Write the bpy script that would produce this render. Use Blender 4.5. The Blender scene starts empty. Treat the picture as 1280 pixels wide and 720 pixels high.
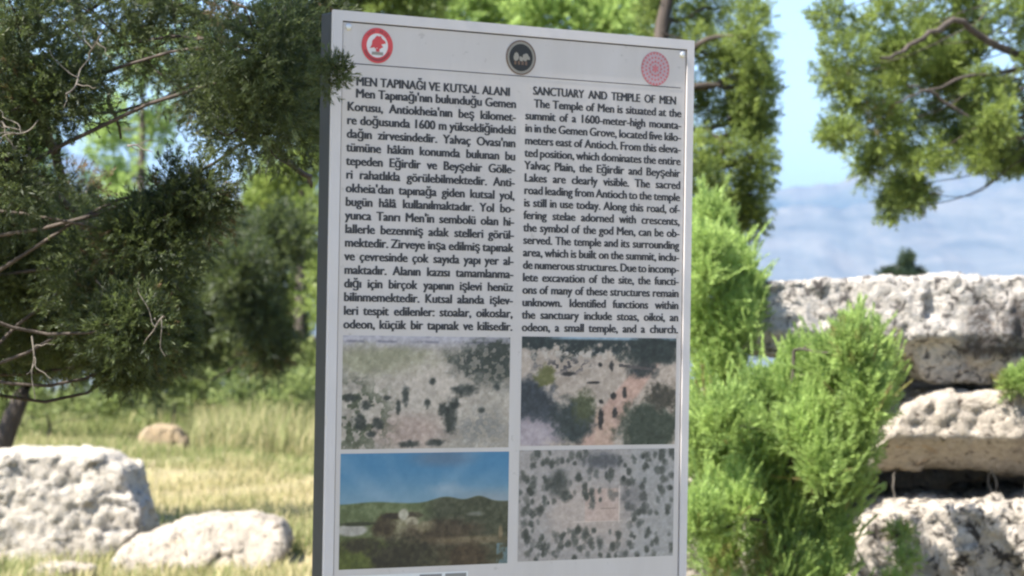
import bpy, bmesh, math, random
import numpy as np
from mathutils import Vector, Matrix, noise

random.seed(4)
RNG = np.random.default_rng(11)
SC = bpy.context.scene
COL = SC.collection

# ------------------------------------------------------------------ camera
FPX = 3200.0                      # focal length in pixels of a 1280 wide frame
PITCH, ROLL = 0.013404, 0.016382
EYE = np.array([0.0, 0.0, 1.6])
_r = np.array([math.cos(ROLL), 0, math.sin(ROLL)])
_u0 = np.array([-math.sin(ROLL), 0, math.cos(ROLL)])
_f0 = np.array([0, 1.0, 0])
CR = _r
CU = math.cos(PITCH) * _u0 - math.sin(PITCH) * _f0
CF = math.cos(PITCH) * _f0 + math.sin(PITCH) * _u0
cam_data = bpy.data.cameras.new("camera")
cam = bpy.data.objects.new("camera", cam_data)
COL.objects.link(cam)
cam.matrix_world = Matrix(((CR[0], CU[0], -CF[0], EYE[0]), (CR[1], CU[1], -CF[1], EYE[1]),
                           (CR[2], CU[2], -CF[2], EYE[2]), (0, 0, 0, 1)))
cam_data.sensor_width = 36.0
cam_data.lens = FPX / 1280.0 * 36.0
cam_data.clip_start = 0.1
cam_data.clip_end = 60000.0
cam_data.dof.use_dof = True
cam_data.dof.focus_distance = 5.0
cam_data.dof.aperture_fstop = 8.0
SC.camera = cam

# ------------------------------------------------------------------ light
SUN_EL, SUN_AZ = math.radians(51), math.radians(236)      # azimuth clockwise from +Y
SUN_DIR = Vector((math.cos(SUN_EL) * math.sin(SUN_AZ), math.cos(SUN_EL) * math.cos(SUN_AZ), math.sin(SUN_EL)))
world = bpy.data.worlds.new("World")
SC.world = world
world.use_nodes = True
wn = world.node_tree
bg = wn.nodes["Background"]
sky = wn.nodes.new("ShaderNodeTexSky")
sky.sky_type = 'NISHITA'
sky.sun_disc = False
sky.sun_elevation = SUN_EL
sky.sun_rotation = SUN_AZ
sky.altitude = 1600
sky.air_density = 1.0
sky.dust_density = 1.2
sky.ozone_density = 1.5
wn.links.new(sky.outputs[0], bg.inputs[0])
bg.inputs[1].default_value = 0.10
sun_data = bpy.data.lights.new("sun", 'SUN')
sun_data.energy = 5.0
sun_data.angle = math.radians(0.53)
sun_data.color = (1.0, 0.955, 0.88)
sun = bpy.data.objects.new("sun", sun_data)
COL.objects.link(sun)
sun.rotation_euler = SUN_DIR.to_track_quat('Z', 'Y').to_euler()
sun.location = (-10, -5, 20)
SC.view_settings.view_transform = 'Standard'
SC.view_settings.look = 'None'
SC.view_settings.gamma = 1.0
SC.view_settings.use_curve_mapping = False
SC.view_settings.exposure = 1.86
SC.render.engine = 'CYCLES'
SC.cycles.use_denoising = True
SC.cycles.filter_width = 2.3
SC.cycles.max_bounces = 8
SC.cycles.transmission_bounces = 6
SC.cycles.volume_bounces = 1

# ------------------------------------------------------------------ helpers
def P(px, py, d):
    """world point seen at pixel (px, py) of the 1280x720 photograph, d metres in front of the camera"""
    return EYE + d * (CF + (px - 640) / FPX * CR - (py - 360) / FPX * CU)

def lin(c):
    c = np.asarray(c, float)
    c = c / 255.0 if c.max() > 1.0 else c
    return np.where(c <= 0.04045, c / 12.92, ((c + 0.055) / 1.055) ** 2.4)

def tag(o, label=None, cat=None, group=None, kind=None):
    if label: o["label"] = label
    if cat: o["category"] = cat
    if group: o["group"] = group
    if kind: o["kind"] = kind
    return o

def thing(name, label, cat, loc=(0, 0, 0), group=None):
    o = bpy.data.objects.new(name, None)
    COL.objects.link(o)
    o.empty_display_size = 0.2
    o.location = Vector(loc)
    return tag(o, label, cat, group)

def mesh_np(name, verts, quads=None, tris=None, mat=None, parent=None, attrs=None, smooth=False):
    """fast mesh from numpy arrays (world coordinates; stored relative to the parent's location)"""
    me = bpy.data.meshes.new(name)
    verts = np.asarray(verts, np.float32)
    if parent is not None:
        verts = verts - np.array(parent.matrix_basis.translation, np.float32)
    loops, starts, tot, n = [], [], [], 0
    for arr, k in ((quads, 4), (tris, 3)):
        if arr is not None and len(arr):
            arr = np.asarray(arr, np.int32)
            loops.append(arr.ravel())
            starts.append(n + np.arange(len(arr)) * k)
            tot.append(np.full(len(arr), k))
            n += arr.size
    loops, starts, tot = np.concatenate(loops), np.concatenate(starts), np.concatenate(tot)
    me.vertices.add(len(verts)); me.vertices.foreach_set("co", verts.ravel())
    me.loops.add(len(loops)); me.loops.foreach_set("vertex_index", loops)
    me.polygons.add(len(starts))
    me.polygons.foreach_set("loop_start", starts.astype(np.int32))
    me.polygons.foreach_set("loop_total", tot.astype(np.int32))
    me.polygons.foreach_set("use_smooth", np.full(len(starts), smooth))
    me.update(calc_edges=True)
    for nm, (dom, typ, data) in (attrs or {}).items():
        a = me.attributes.new(nm, typ, dom)
        a.data.foreach_set("value" if typ == 'FLOAT' else "color", np.asarray(data, np.float32).ravel())
    if mat: me.materials.append(mat)
    o = bpy.data.objects.new(name, me)
    COL.objects.link(o)
    if parent is not None: o.parent = parent
    return o

def new_mat(name):
    m = bpy.data.materials.new(name)
    m.use_nodes = True
    nt = m.node_tree
    return m, nt, nt.nodes["Principled BSDF"], nt.nodes["Material Output"]

def N(nt, t, **kw):
    n = nt.nodes.new(t)
    for k, v in kw.items():
        if hasattr(n, k): setattr(n, k, v)
        else: n.inputs[k].default_value = v
    return n

def ramp(nt, fac, stops):
    r = nt.nodes.new("ShaderNodeValToRGB")
    els = r.color_ramp.elements
    while len(els) < len(stops): els.new(0.5)
    for e, (p, c) in zip(els, stops):
        e.position = p
        e.color = (*c, 1) if len(c) == 3 else c
    nt.links.new(fac, r.inputs[0])
    return r.outputs[0]

def mixc(nt, fac, a, b, mode='MIX'):
    m = nt.nodes.new("ShaderNodeMix")
    m.data_type = 'RGBA'; m.blend_type = mode
    for sock, v in ((m.inputs[0], fac), (m.inputs[6], a), (m.inputs[7], b)):
        if isinstance(v, (int, float)): sock.default_value = v
        elif isinstance(v, tuple): sock.default_value = (*v, 1)
        else: nt.links.new(v, sock)
    return m.outputs[2]

def tex(nt, scale, detail=4, rough=0.6, coord='Object', vec=None, dist=0.0):
    tc = nt.nodes.new("ShaderNodeTexCoord")
    n = nt.nodes.new("ShaderNodeTexNoise")
    n.inputs["Scale"].default_value = scale
    n.inputs["Detail"].default_value = detail
    n.inputs["Roughness"].default_value = rough
    n.inputs["Distortion"].default_value = dist
    src = tc.outputs[coord]
    if vec:
        mp = nt.nodes.new("ShaderNodeMapping")
        mp.inputs["Scale"].default_value = vec
        nt.links.new(src, mp.inputs[0]); src = mp.outputs[0]
    nt.links.new(src, n.inputs["Vector"])
    return n.outputs["Fac"]

def plain(name, col, rough=0.5, metal=0.0, var=0.06, scale=30, bump=0.0):
    m, nt, b, _ = new_mat(name)
    f = tex(nt, scale)
    lo = tuple(c * (1 - var) for c in col); hi = tuple(min(1, c * (1 + var)) for c in col)
    nt.links.new(ramp(nt, f, [(0.3, lo), (0.7, hi)]), b.inputs["Base Color"])
    b.inputs["Roughness"].default_value = rough
    b.inputs["Metallic"].default_value = metal
    if bump:
        bp = N(nt, "ShaderNodeBump", Strength=bump, Distance=0.01)
        nt.links.new(f, bp.inputs["Height"]); nt.links.new(bp.outputs[0], b.inputs["Normal"])
    return m

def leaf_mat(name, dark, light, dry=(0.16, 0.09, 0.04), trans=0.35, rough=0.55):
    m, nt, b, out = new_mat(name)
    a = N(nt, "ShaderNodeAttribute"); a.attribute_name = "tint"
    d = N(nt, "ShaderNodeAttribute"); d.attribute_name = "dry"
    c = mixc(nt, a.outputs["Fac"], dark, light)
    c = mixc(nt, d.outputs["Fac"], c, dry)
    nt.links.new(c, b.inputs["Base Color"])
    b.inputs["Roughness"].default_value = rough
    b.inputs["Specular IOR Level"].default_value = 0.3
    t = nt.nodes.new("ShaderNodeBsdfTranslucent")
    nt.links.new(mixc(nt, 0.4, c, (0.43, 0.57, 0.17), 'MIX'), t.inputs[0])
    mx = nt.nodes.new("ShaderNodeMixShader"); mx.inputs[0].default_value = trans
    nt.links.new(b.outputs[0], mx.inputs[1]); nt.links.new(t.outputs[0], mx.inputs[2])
    nt.links.new(mx.outputs[0], out.inputs[0])
    return m

def bark_mat(name, a, b_):
    m, nt, b, _ = new_mat(name)
    f = tex(nt, 14, 5, 0.7, vec=(1, 1, 0.18))
    nt.links.new(ramp(nt, f, [(0.3, a), (0.7, b_)]), b.inputs["Base Color"])
    b.inputs["Roughness"].default_value = 0.9
    bp = N(nt, "ShaderNodeBump", Strength=0.8, Distance=0.02)
    nt.links.new(f, bp.inputs["Height"]); nt.links.new(bp.outputs[0], b.inputs["Normal"])
    return m

def stone_mat(name, base, grey, ochre, dark, dark_patch=None, pit=0.40):
    """weathered limestone: pale body, grey lichen, ochre patches, dark pits; stain = (x0, x1, z0, z1, colour) patch of darker colour in object space"""
    m, nt, b, _ = new_mat(name)
    f1 = tex(nt, 2.6, 6, 0.65, dist=0.4)
    f2 = tex(nt, 7.0, 6, 0.7, dist=0.8)
    f3 = tex(nt, 17.0, 6, 0.72, dist=0.6)
    f4 = tex(nt, 4.2, 4, 0.6, vec=(1, 1, 1.7), dist=1.2)
    c = mixc(nt, ramp(nt, f1, [(0.38, (0, 0, 0)), (0.62, (1, 1, 1))]), base, tuple(x * 0.82 for x in base))
    c = mixc(nt, ramp(nt, f2, [(0.56, (0, 0, 0)), (0.63, (0.8, 0.8, 0.8))]), c, grey)
    c = mixc(nt, ramp(nt, f4, [(0.62, (0, 0, 0)), (0.72, (0.75, 0.75, 0.75))]), c, ochre)
    if dark_patch:
        x0, x1, z0, z1, sc = dark_patch
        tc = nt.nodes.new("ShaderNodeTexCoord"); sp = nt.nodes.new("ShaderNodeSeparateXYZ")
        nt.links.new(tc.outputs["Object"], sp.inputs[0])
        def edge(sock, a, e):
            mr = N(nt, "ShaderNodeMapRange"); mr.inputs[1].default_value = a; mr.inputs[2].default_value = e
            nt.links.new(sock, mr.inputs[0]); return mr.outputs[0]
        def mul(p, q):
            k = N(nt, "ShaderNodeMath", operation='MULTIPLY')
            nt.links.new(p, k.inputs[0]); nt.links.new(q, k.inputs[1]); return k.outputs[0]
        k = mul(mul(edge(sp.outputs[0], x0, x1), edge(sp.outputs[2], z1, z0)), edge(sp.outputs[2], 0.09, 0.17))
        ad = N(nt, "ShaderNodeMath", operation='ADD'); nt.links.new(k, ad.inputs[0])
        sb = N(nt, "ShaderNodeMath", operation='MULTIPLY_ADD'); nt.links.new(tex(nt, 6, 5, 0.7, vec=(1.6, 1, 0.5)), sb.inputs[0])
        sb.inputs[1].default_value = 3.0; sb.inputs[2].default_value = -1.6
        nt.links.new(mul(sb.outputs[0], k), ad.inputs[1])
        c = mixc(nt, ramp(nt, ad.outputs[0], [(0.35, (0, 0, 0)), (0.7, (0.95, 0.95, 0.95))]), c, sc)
    f5 = tex(nt, 34.0, 4, 0.7, dist=0.3)
    c = mixc(nt, ramp(nt, f5, [(0.50, (0, 0, 0)), (0.57, (0.55, 0.55, 0.55))]), c, grey)
    c = mixc(nt, ramp(nt, f3, [(pit - 0.05, (1, 1, 1)), (pit + 0.02, (0, 0, 0))]), c, dark)
    nt.links.new(c, b.inputs["Base Color"])
    b.inputs["Roughness"].default_value = 0.92
    b.inputs["Specular IOR Level"].default_value = 0.2
    h = N(nt, "ShaderNodeMath", operation='ADD')
    nt.links.new(f3, h.inputs[0]); nt.links.new(f2, h.inputs[1])
    bp = N(nt, "ShaderNodeBump", Strength=0.9, Distance=0.04)
    nt.links.new(h.outputs[0], bp.inputs["Height"]); nt.links.new(bp.outputs[0], b.inputs["Normal"])
    return m

# ------------------------------------------------------------------ value noise in numpy
def vnoise(h, w, cells, seed, aspect=1.0):
    r = np.random.default_rng(seed)
    cy, cx = max(2, int(cells * h / w * aspect)), cells
    g = r.random((cy + 2, cx + 2))
    y = np.linspace(0, cy, h, endpoint=False); x = np.linspace(0, cx, w, endpoint=False)
    yi, xi = y.astype(int), x.astype(int)
    fy, fx = (y - yi)[:, None], (x - xi)[None, :]
    fy, fx = fy * fy * (3 - 2 * fy), fx * fx * (3 - 2 * fx)
    a = g[np.ix_(yi, xi)]; b = g[np.ix_(yi, xi + 1)]; c = g[np.ix_(yi + 1, xi)]; d = g[np.ix_(yi + 1, xi + 1)]
    return (a * (1 - fx) + b * fx) * (1 - fy) + (c * (1 - fx) + d * fx) * fy

def fbm(h, w, cells, seed, octs=4, aspect=1.0):
    s = 0; amp = 1; t = 0
    for k in range(octs):
        s = s + amp * vnoise(h, w, cells * 2 ** k, seed + 17 * k, aspect); t += amp; amp *= 0.55
    return s / t

# ------------------------------------------------------------------ terrain
def ground_z(x, y):
    x = np.asarray(x, float); y = np.asarray(y, float)
    r = np.hypot(x, y)
    z = 0.07 * np.sin(x * 0.55 + 1.3) * np.sin(y * 0.41) + 0.05 * np.sin(x * 1.3 + y * 0.9) * (r > 3)
    t = np.clip((r - 48) / 1500, 0, 1)
    z = z - 260 * t ** 0.85
    return z * np.clip((r - 2) / 3, 0, 1)

m, nt, b, _ = new_mat("dry_hilltop_ground")
n1 = tex(nt, 0.35, 6, 0.65); n2 = tex(nt, 5, 6, 0.7); n3 = tex(nt, 0.004, 6, 0.7)
c = ramp(nt, n1, [(0.40, (0.30, 0.235, 0.125)), (0.52, (0.25, 0.225, 0.10)), (0.66, (0.11, 0.145, 0.045))])
c = mixc(nt, ramp(nt, n2, [(0.35, (1, 1, 1)), (0.6, (0, 0, 0))]), c, (0.19, 0.15, 0.085))
geo = N(nt, "ShaderNodeNewGeometry"); ln = N(nt, "ShaderNodeVectorMath", operation='LENGTH')
nt.links.new(geo.outputs["Position"], ln.inputs[0])
mr = N(nt, "ShaderNodeMapRange"); mr.inputs[1].default_value = 120; mr.inputs[2].default_value = 600
nt.links.new(ln.outputs["Value"], mr.inputs[0])
c = mixc(nt, mr.outputs[0], c, ramp(nt, n3, [(0.35, (0.10, 0.12, 0.05)), (0.5, (0.30, 0.26, 0.16)), (0.65, (0.36, 0.33, 0.24))]))
nt.links.new(c, b.inputs["Base Color"]); b.inputs["Roughness"].default_value = 1.0
bp = N(nt, "ShaderNodeBump", Strength=0.6, Distance=0.06)
nt.links.new(n2, bp.inputs["Height"]); nt.links.new(bp.outputs[0], b.inputs["Normal"])
MAT_GROUND = m
rad = np.concatenate([np.linspace(0.2, 48, 110), 48 * np.exp(np.linspace(0.02, math.log(16000 / 48), 70))])
ang = np.linspace(0, 2 * math.pi, 220, endpoint=False)
R, A = np.meshgrid(rad, ang, indexing='ij')
gx, gy = R * np.sin(A), R * np.cos(A)
gv = np.stack([gx, gy, ground_z(gx, gy)], -1).reshape(-1, 3)
nr, na = R.shape
i = np.arange(nr - 1)[:, None] * na; j = np.arange(na)[None, :]; j2 = (j + 1) % na
q = np.stack([i + j, i + j2, i + na + j2, i + na + j], -1).reshape(-1, 4)[:, ::-1]
cap = np.stack([np.full(na - 1, 0), (np.arange(na - 1) + 1), np.arange(na - 1)], -1)[1:]
tag(mesh_np("ground", gv, q, cap, MAT_GROUND, smooth=True), kind="structure")

def mountain(name, dist, depth, x0, x1, crest, seed, mat, base=-270):
    """a real range: ridge line rising from the plain, with spurs and gullies"""
    nx, ny = 1100, 60
    xs = np.linspace(x0, x1, nx)
    ts = np.linspace(0, 1, ny)
    sp = fbm(ny, nx, 60, seed, 5, 3.0)
    rid = fbm(ny, nx, 30, seed + 5, 4)
    X = np.repeat(xs[None], ny, 0); T = np.repeat(ts[:, None], nx, 1)
    prof = np.where(T < 0.62, (T / 0.62) ** 1.25, 1 - ((T - 0.62) / 0.38) ** 1.5)
    Z = base + (np.array([crest(v) for v in xs])[None] - base) * prof * (0.95 + 0.05 * (rid * 2)) + (sp - 0.5) * 110 * np.sin(T * math.pi)
    Y = dist + depth * T
    v = np.stack([X, Y, Z], -1).reshape(-1, 3)
    k = np.arange(ny - 1)[:, None] * nx; l = np.arange(nx - 1)[None]
    q = np.stack([k + l, k + l + 1, k + nx + l + 1, k + nx + l], -1).reshape(-1, 4)
    return tag(mesh_np(name, v, q, None, mat, smooth=True), kind="structure")

def mountain_mat(name, a, b_, c_, sc):
    m, nt, b, _ = new_mat(name)
    f = tex(nt, sc, 7, 0.7, vec=(1.0, 0.5, 3.4), dist=0.7)
    nt.links.new(ramp(nt, f, [(0.36, a), (0.5, b_), (0.64, c_)]), b.inputs["Base Color"])
    b.inputs["Roughness"].default_value = 1.0
    return m
mountain("mountains", 9500, 4200, -7000, 7000, lambda x: 660 + 240 * math.sin((x - 1330) / 900) + 9 * math.sin(x / 61) + 5 * math.sin(x / 23 + 1), 3,
         mountain_mat("far_mountain_scrub", (0.05, 0.07, 0.05), (0.12, 0.13, 0.09), (0.2, 0.18, 0.13), 0.0016))
mountain("foothills", 5200, 3000, -6000, 6000, lambda x: 330 + 50 * math.sin((x - 900) / 420) + 12 * math.sin(x / 95) + 5 * math.sin(x / 31), 8,
         mountain_mat("pale_foothill_fields", (0.075, 0.09, 0.09), (0.115, 0.125, 0.12), (0.165, 0.162, 0.145), 0.0050))

# ------------------------------------------------------------------ haze
hm = bpy.data.materials.new("pale_air"); hm.use_nodes = True
hn = hm.node_tree; hn.nodes.clear()
ho = hn.nodes.new("ShaderNodeOutputMaterial"); hv = hn.nodes.new("ShaderNodeVolumePrincipled")
hv.inputs["Color"].default_value = (0.185, 0.305, 0.535, 1)
hv.inputs["Density"].default_value = 9e-5
hv.inputs["Anisotropy"].default_value = 0.15
hn.links.new(hv.outputs[0], ho.inputs["Volume"])
def box(a, c):
    x0, y0, z0 = a; x1, y1, z1 = c
    v = [(x0, y0, z0), (x1, y0, z0), (x1, y1, z0), (x0, y1, z0), (x0, y0, z1), (x1, y0, z1), (x1, y1, z1), (x0, y1, z1)]
    f = [(0, 3, 2, 1), (4, 5, 6, 7), (0, 1, 5, 4), (1, 2, 6, 5), (2, 3, 7, 6), (3, 0, 4, 7)]
    return np.array(v, float), np.array(f)
hb = box((-17000, -17000, -420), (17000, 17000, 960))
tag(mesh_np("haze", hb[0], hb[1], None, hm), "pale blue summer haze in front of the far mountains", "haze", kind="stuff")

# ------------------------------------------------------------------ information sign
SY = 0.54314569
SH = np.array([math.cos(SY), math.sin(SY), 0]); SN = np.array([math.sin(SY), -math.cos(SY), 0])
SA = np.array([-0.35573684, 4.93489841, 2.1979403])
SW, SHGT, SD = 0.85, 2.24, 0.056
def S(s, t, n=0.0):
    """a point of the sign: s metres right of its left edge, t metres below its top, n metres proud of the face"""
    return SA + SH * s - np.array([0, 0, t]) + SN * n
sign_base = SA + SH * SW / 2 - SN * SD / 2; sign_base[2] = 0
SIGN = thing("information_sign", "tall grey bilingual information board with text, emblems and four photographs", "sign", sign_base)

def sbox(s0, s1, t0, t1, n0, n1):
    v = [S(s, t, n) for n in (n0, n1) for s, t in ((s0, t1), (s1, t1), (s1, t0), (s0, t0))]
    f = [(3, 2, 1, 0), (4, 5, 6, 7), (0, 1, 5, 4), (1, 2, 6, 5), (2, 3, 7, 6), (3, 0, 4, 7)]
    return np.array(v), np.array(f)
def join(parts):
    V, F, n = [], [], 0
    for v, f in parts:
        V.append(v); F.append(np.asarray(f) + n); n += len(v)
    return np.concatenate(V), np.concatenate(F)

M_CAB = plain("dark_grey_cabinet_paint", (0.028, 0.029, 0.027), 0.55, var=0.12, scale=12)
M_RIM = plain("silver_rim_paint", (0.56, 0.52, 0.505), 0.42, var=0.03, scale=9)
M_PANEL = plain("pale_grey_panel_print", (0.50, 0.455, 0.44), 0.45, var=0.02, scale=5)
nt = M_PANEL.node_tree; b = nt.nodes["Principled BSDF"]
gr = mixc(nt, ramp(nt, tex(nt, 3.0, 6, 0.7, vec=(2.2, 2.2, 0.35)), [(0.35, (0, 0, 0)), (0.75, (1, 1, 1))]), (0.555, 0.507, 0.478), (0.49, 0.442, 0.41))
gr = mixc(nt, ramp(nt, tex(nt, 60, 3, 0.6), [(0.66, (0, 0, 0)), (0.72, (0.5, 0.5, 0.5))]), gr, (0.36, 0.32, 0.29))
nt.links.new(gr, b.inputs["Base Color"])
M_INK = plain("black_ink", (0.034, 0.034, 0.038), 0.6)
M_LINE = plain("dark_seam", (0.03, 0.03, 0.032), 0.6)
M_STEEL = plain("screw_steel", (0.62, 0.62, 0.62), 0.35, 0.3)

v, f = sbox(0.003, SW - 0.003, 0.003, SHGT, -SD, -0.004)
cab = mesh_np("cabinet", v, f, None, M_CAB, SIGN)
bv = cab.modifiers.new("bevel", 'BEVEL'); bv.width = 0.003; bv.segments = 2
IN = 0.0214
v, f = join([sbox(0, SW, 0, IN - 0.0015, -0.004, 0.004), sbox(0, IN - 0.0015, IN - 0.0015, SHGT, -0.004, 0.004),
             sbox(SW - IN + 0.0035, SW, IN - 0.0015, SHGT, -0.004, 0.004)])
rim = mesh_np("rim", v, f, None, M_RIM, SIGN)
v, f = sbox(IN - 0.0015, SW - IN + 0.0035, IN - 0.0015, SHGT, -0.004, -0.003)
mesh_np("seam", v, f, None, M_LINE, SIGN)
v, f = sbox(IN + 0.0012, SW - IN + 0.0008, IN + 0.0012, SHGT - 0.02, -0.0028, 0.001)
panel = mesh_np("panel", v, f, None, M_PANEL, SIGN)
v, f = sbox(0.034, 0.8185, 0.1005, 0.1022, 0.0012, 0.0014)
mesh_np("header_line", v, f, None, M_INK, SIGN)
v, f = sbox(-0.12, SW + 0.12, 2.19, 2.225, -0.22, 0.17)
mesh_np("base_plate", v, f, None, M_CAB, SIGN)

def disc(cs, ct, r0, r1, n, z, a0=0.0, a1=2 * math.pi, wob=None):
    th = np.linspace(a0, a1, n + 1)
    k = np.ones(n + 1) if wob is None else 1 + wob * np.sin(th * 9)
    inner = np.array([S(cs + r0 * math.cos(t), ct + r0 * math.sin(t), z) for t in th])
    outer = np.array([S(cs + r1 * kk * math.cos(t), ct + r1 * kk * math.sin(t), z) for t, kk in zip(th, k)])
    v = np.concatenate([inner, outer]); i = np.arange(n)
    return v, np.stack([i, i + 1, n + 1 + i + 1, n + 1 + i], -1)
def srect(s0, s1, t0, t1, z):
    return np.array([S(s0, t1, z), S(s1, t1, z), S(s1, t0, z), S(s0, t0, z)]), np.array([[0, 1, 2, 3]])

for s, t in ((0.0335, 0.0310), (0.8205, 0.0310), (0.0335, 2.10), (0.8205, 2.10)):
    th = np.linspace(0, 2 * math.pi, 13)[:-1]
    ring = lambda r, z: np.array([S(s + r * math.cos(a), t + r * math.sin(a), z) for a in th])
    V = np.concatenate([ring(0.0072, 0.001), ring(0.0068, 0.0035), ring(0.0035, 0.005), [S(s, t, 0.0052)]])
    i = np.arange(12); i2 = (i + 1) % 12
    Q = np.concatenate([np.stack([k * 12 + i2, k * 12 + i, k * 12 + 12 + i, k * 12 + 12 + i2], -1) for k in (0, 1)])
    T = np.stack([24 + i2, 24 + i, np.full(12, 36)], -1)
    mesh_np("screw", V, Q, T, M_STEEL, SIGN, smooth=True)

# emblems: round marks along the header
M_RED = plain("emblem_red", tuple(lin((176, 58, 60)) * 1.25), 0.5)
M_WHITE = plain("emblem_white", (0.66, 0.62, 0.60), 0.5)
M_TAUPE = plain("emblem_grey", tuple(lin((128, 122, 112)) * 1.2), 0.5)
M_BLACK = plain("emblem_black", (0.012, 0.011, 0.008), 0.5)
M_BROWN = plain("emblem_brown", (0.13, 0.075, 0.045), 0.5)
M_PINK = plain("emblem_pink", tuple(lin((182, 104, 108)) * 1.05), 0.5)
def part(name, vf, mat, parent=None):
    return mesh_np(name, vf[0], vf[1], None, mat, parent if parent is not None else SIGN)
def sub(name, vf, mat, parent):
    """sub-part: parent is a mesh whose own origin is the sign's"""
    o = mesh_np(name, vf[0] - sign_base, vf[1], None, mat)
    o.parent = parent
    return o

cs, ct = 0.0975, 0.0628
e1 = part("emblem", disc(cs, ct, 0.0, 0.0345, 48, 0.0016), M_WHITE)
e1["label"] = "red ringed emblem with a tree"
sub("ring", join([disc(cs, ct, 0.0235, 0.0345, 48, 0.0020)]), M_RED, e1)
dash = [disc(cs, ct, 0.0268, 0.0305, 1, 0.0024, a, a + 0.065) for a in np.arange(0.45, 2.75, 0.125)]
dash += [disc(cs, ct, 0.0268, 0.0305, 1, 0.0024, a, a + 0.05) for a in (3.9, 4.06, 4.25, 4.4, 4.9, 5.05, 5.3, 5.5)]
sub("ring_lettering", join(dash), M_INK, e1)
blob = [disc(cs + dx, ct + dy, 0, r, 14, 0.0020) for dx, dy, r in ()]
def star(cx, cy, rr, z, n=26, seed=1, sx=1.0):
    r_ = np.random.default_rng(seed); th = np.linspace(0, 2 * math.pi, n + 1)[:-1]
    rad = rr * (1 + 0.16 * r_.standard_normal(n))
    v = np.array([S(cx, cy, z)] + [S(cx + sx * a * math.cos(t), cy + a * math.sin(t), z) for a, t in zip(rad, th)])
    i = np.arange(n)
    return v, np.stack([np.zeros(n, int), 1 + i, 1 + (i + 1) % n, 1 + (i + 1) % n], -1)
def fan(vf):
    v, f = vf
    return v, f
def tri_part(name, vfs, mat, parent):
    V, F, n = [], [], 0
    for v, f in vfs:
        V.append(v); F.append(f[:, :3] + n); n += len(v)
    o = mesh_np(name, np.concatenate(V) - sign_base, None, np.concatenate(F), mat)
    o.parent = parent
    return o
tri_part("tree_mark", [star(cs + 0.001, ct - 0.005, 0.0135, 0.0020, 22, 3)], M_RED, e1)
sub("tree_mark", srect(cs - 0.003, cs + 0.005, ct + 0.006, ct + 0.012, 0.0021), M_RED, e1)
sub("hill_mark", srect(cs - 0.012, cs + 0.013, ct + 0.0125, ct + 0.0185, 0.0020), M_TAUPE, e1)

cs, ct = 0.4255, 0.0642
e2 = part("emblem", disc(cs, ct, 0.0, 0.0350, 48, 0.0016), M_TAUPE)
e2["label"] = "dark round emblem with a grey rim"
sub("ring", disc(cs, ct, 0.0325, 0.0350, 48, 0.0022), M_BROWN, e2)
sub("dark_field", disc(cs, ct, 0.0, 0.0275, 40, 0.0020), M_BLACK, e2)
tri_part("building_mark", [star(cs - 0.011, ct - 0.001, 0.0075, 0.0024, 12, 5), star(cs + 0.012, ct - 0.001, 0.0075, 0.0024, 12, 6),
                           star(cs, ct + 0.003, 0.005, 0.0024, 10, 7)], M_TAUPE, e2)
sub("building_mark", join([srect(cs - 0.016 + k * 0.0085, cs - 0.011 + k * 0.0085, ct + 0.007, ct + 0.0145, 0.0023) for k in range(4)]), M_BROWN, e2)

cs, ct = 0.7530, 0.0653
rays = []
for k in range(4):
    r = 0.0345 - k * 0.0085
    n = int(26 * r / 0.0345) // 2 * 2
    for a in range(0, n):
        th = 2 * math.pi * (a + 0.5 * (k % 2)) / n
        rays.append(disc(cs + (r - 0.0026) * math.cos(th), ct + (r - 0.0026) * math.sin(th), 0, 0.0026, 9, 0.0018))
    pass
e3 = part("emblem", disc(cs, ct, 0, 0.0352, 48, 0.0014), plain("emblem_pale_pink", tuple(lin((180, 158, 162)) * 0.95), 0.5))
e3["label"] = "pink radial rosette emblem"
rays += [disc(cs, ct, 0.0338, 0.0352, 48, 0.0018), disc(cs, ct, 0.0, 0.0050, 12, 0.0020), disc(cs, ct, 0.0128, 0.0138, 30, 0.0018)]
sub("rosette", join(rays), M_PINK, e3)

# lettering -------------------------------------------------------------
LEFT_HEAD = "MEN TAPINAĞI VE KUTSAL ALANI"
LEFT = """Men Tapınağı'nın bulunduğu Gemen
Korusu, Antiokheia'nın beş kilomet-
re doğusunda 1600 m yüksekliğindeki
dağın zirvesindedir. Yalvaç Ovası'nın
tümüne hâkim konumda bulunan bu
tepeden Eğirdir ve Beyşehir Gölle-
ri rahatlıkla görülebilmektedir. Anti-
okheia'dan tapınağa giden kutsal yol,
bugün hâlâ kullanılmaktadır. Yol bo-
yunca Tanrı Men'in sembolü olan hi-
lallerle bezenmiş adak stelleri görül-
mektedir. Zirveye inşa edilmiş tapınak
ve çevresinde çok sayıda yapı yer al-
maktadır. Alanın kazısı tamamlanma-
dığı için birçok yapının işlevi henüz
bilinmemektedir. Kutsal alanda işlev-
leri tespit edilenler: stoalar, oikoslar,
odeon, küçük bir tapınak ve kilisedir.""".split("\n")
RIGHT_HEAD = "SANCTUARY AND TEMPLE OF MEN"
RIGHT = """The Temple of Men is situated at the
summit of a 1600-meter-high mounta-
in in the Gemen Grove, located five kilo-
meters east of Antioch. From this eleva-
ted position, which dominates the entire
Yalvaç Plain, the Eğirdir and Beyşehir
Lakes are clearly visible. The sacred
road leading from Antioch to the temple
is still in use today. Along this road, of-
fering stelae adorned with crescents,
the symbol of the god Men, can be ob-
served. The temple and its surrounding
area, which is built on the summit, inclu-
de numerous structures. Due to incomp-
lete excavation of the site, the functi-
ons of many of these structures remain
unknown. Identified functions within
the sanctuary include stoas, oikoi, an
odeon, a small temple, and a church.""".split("\n")
TSIZE = 0.0252
_words = {}
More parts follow.
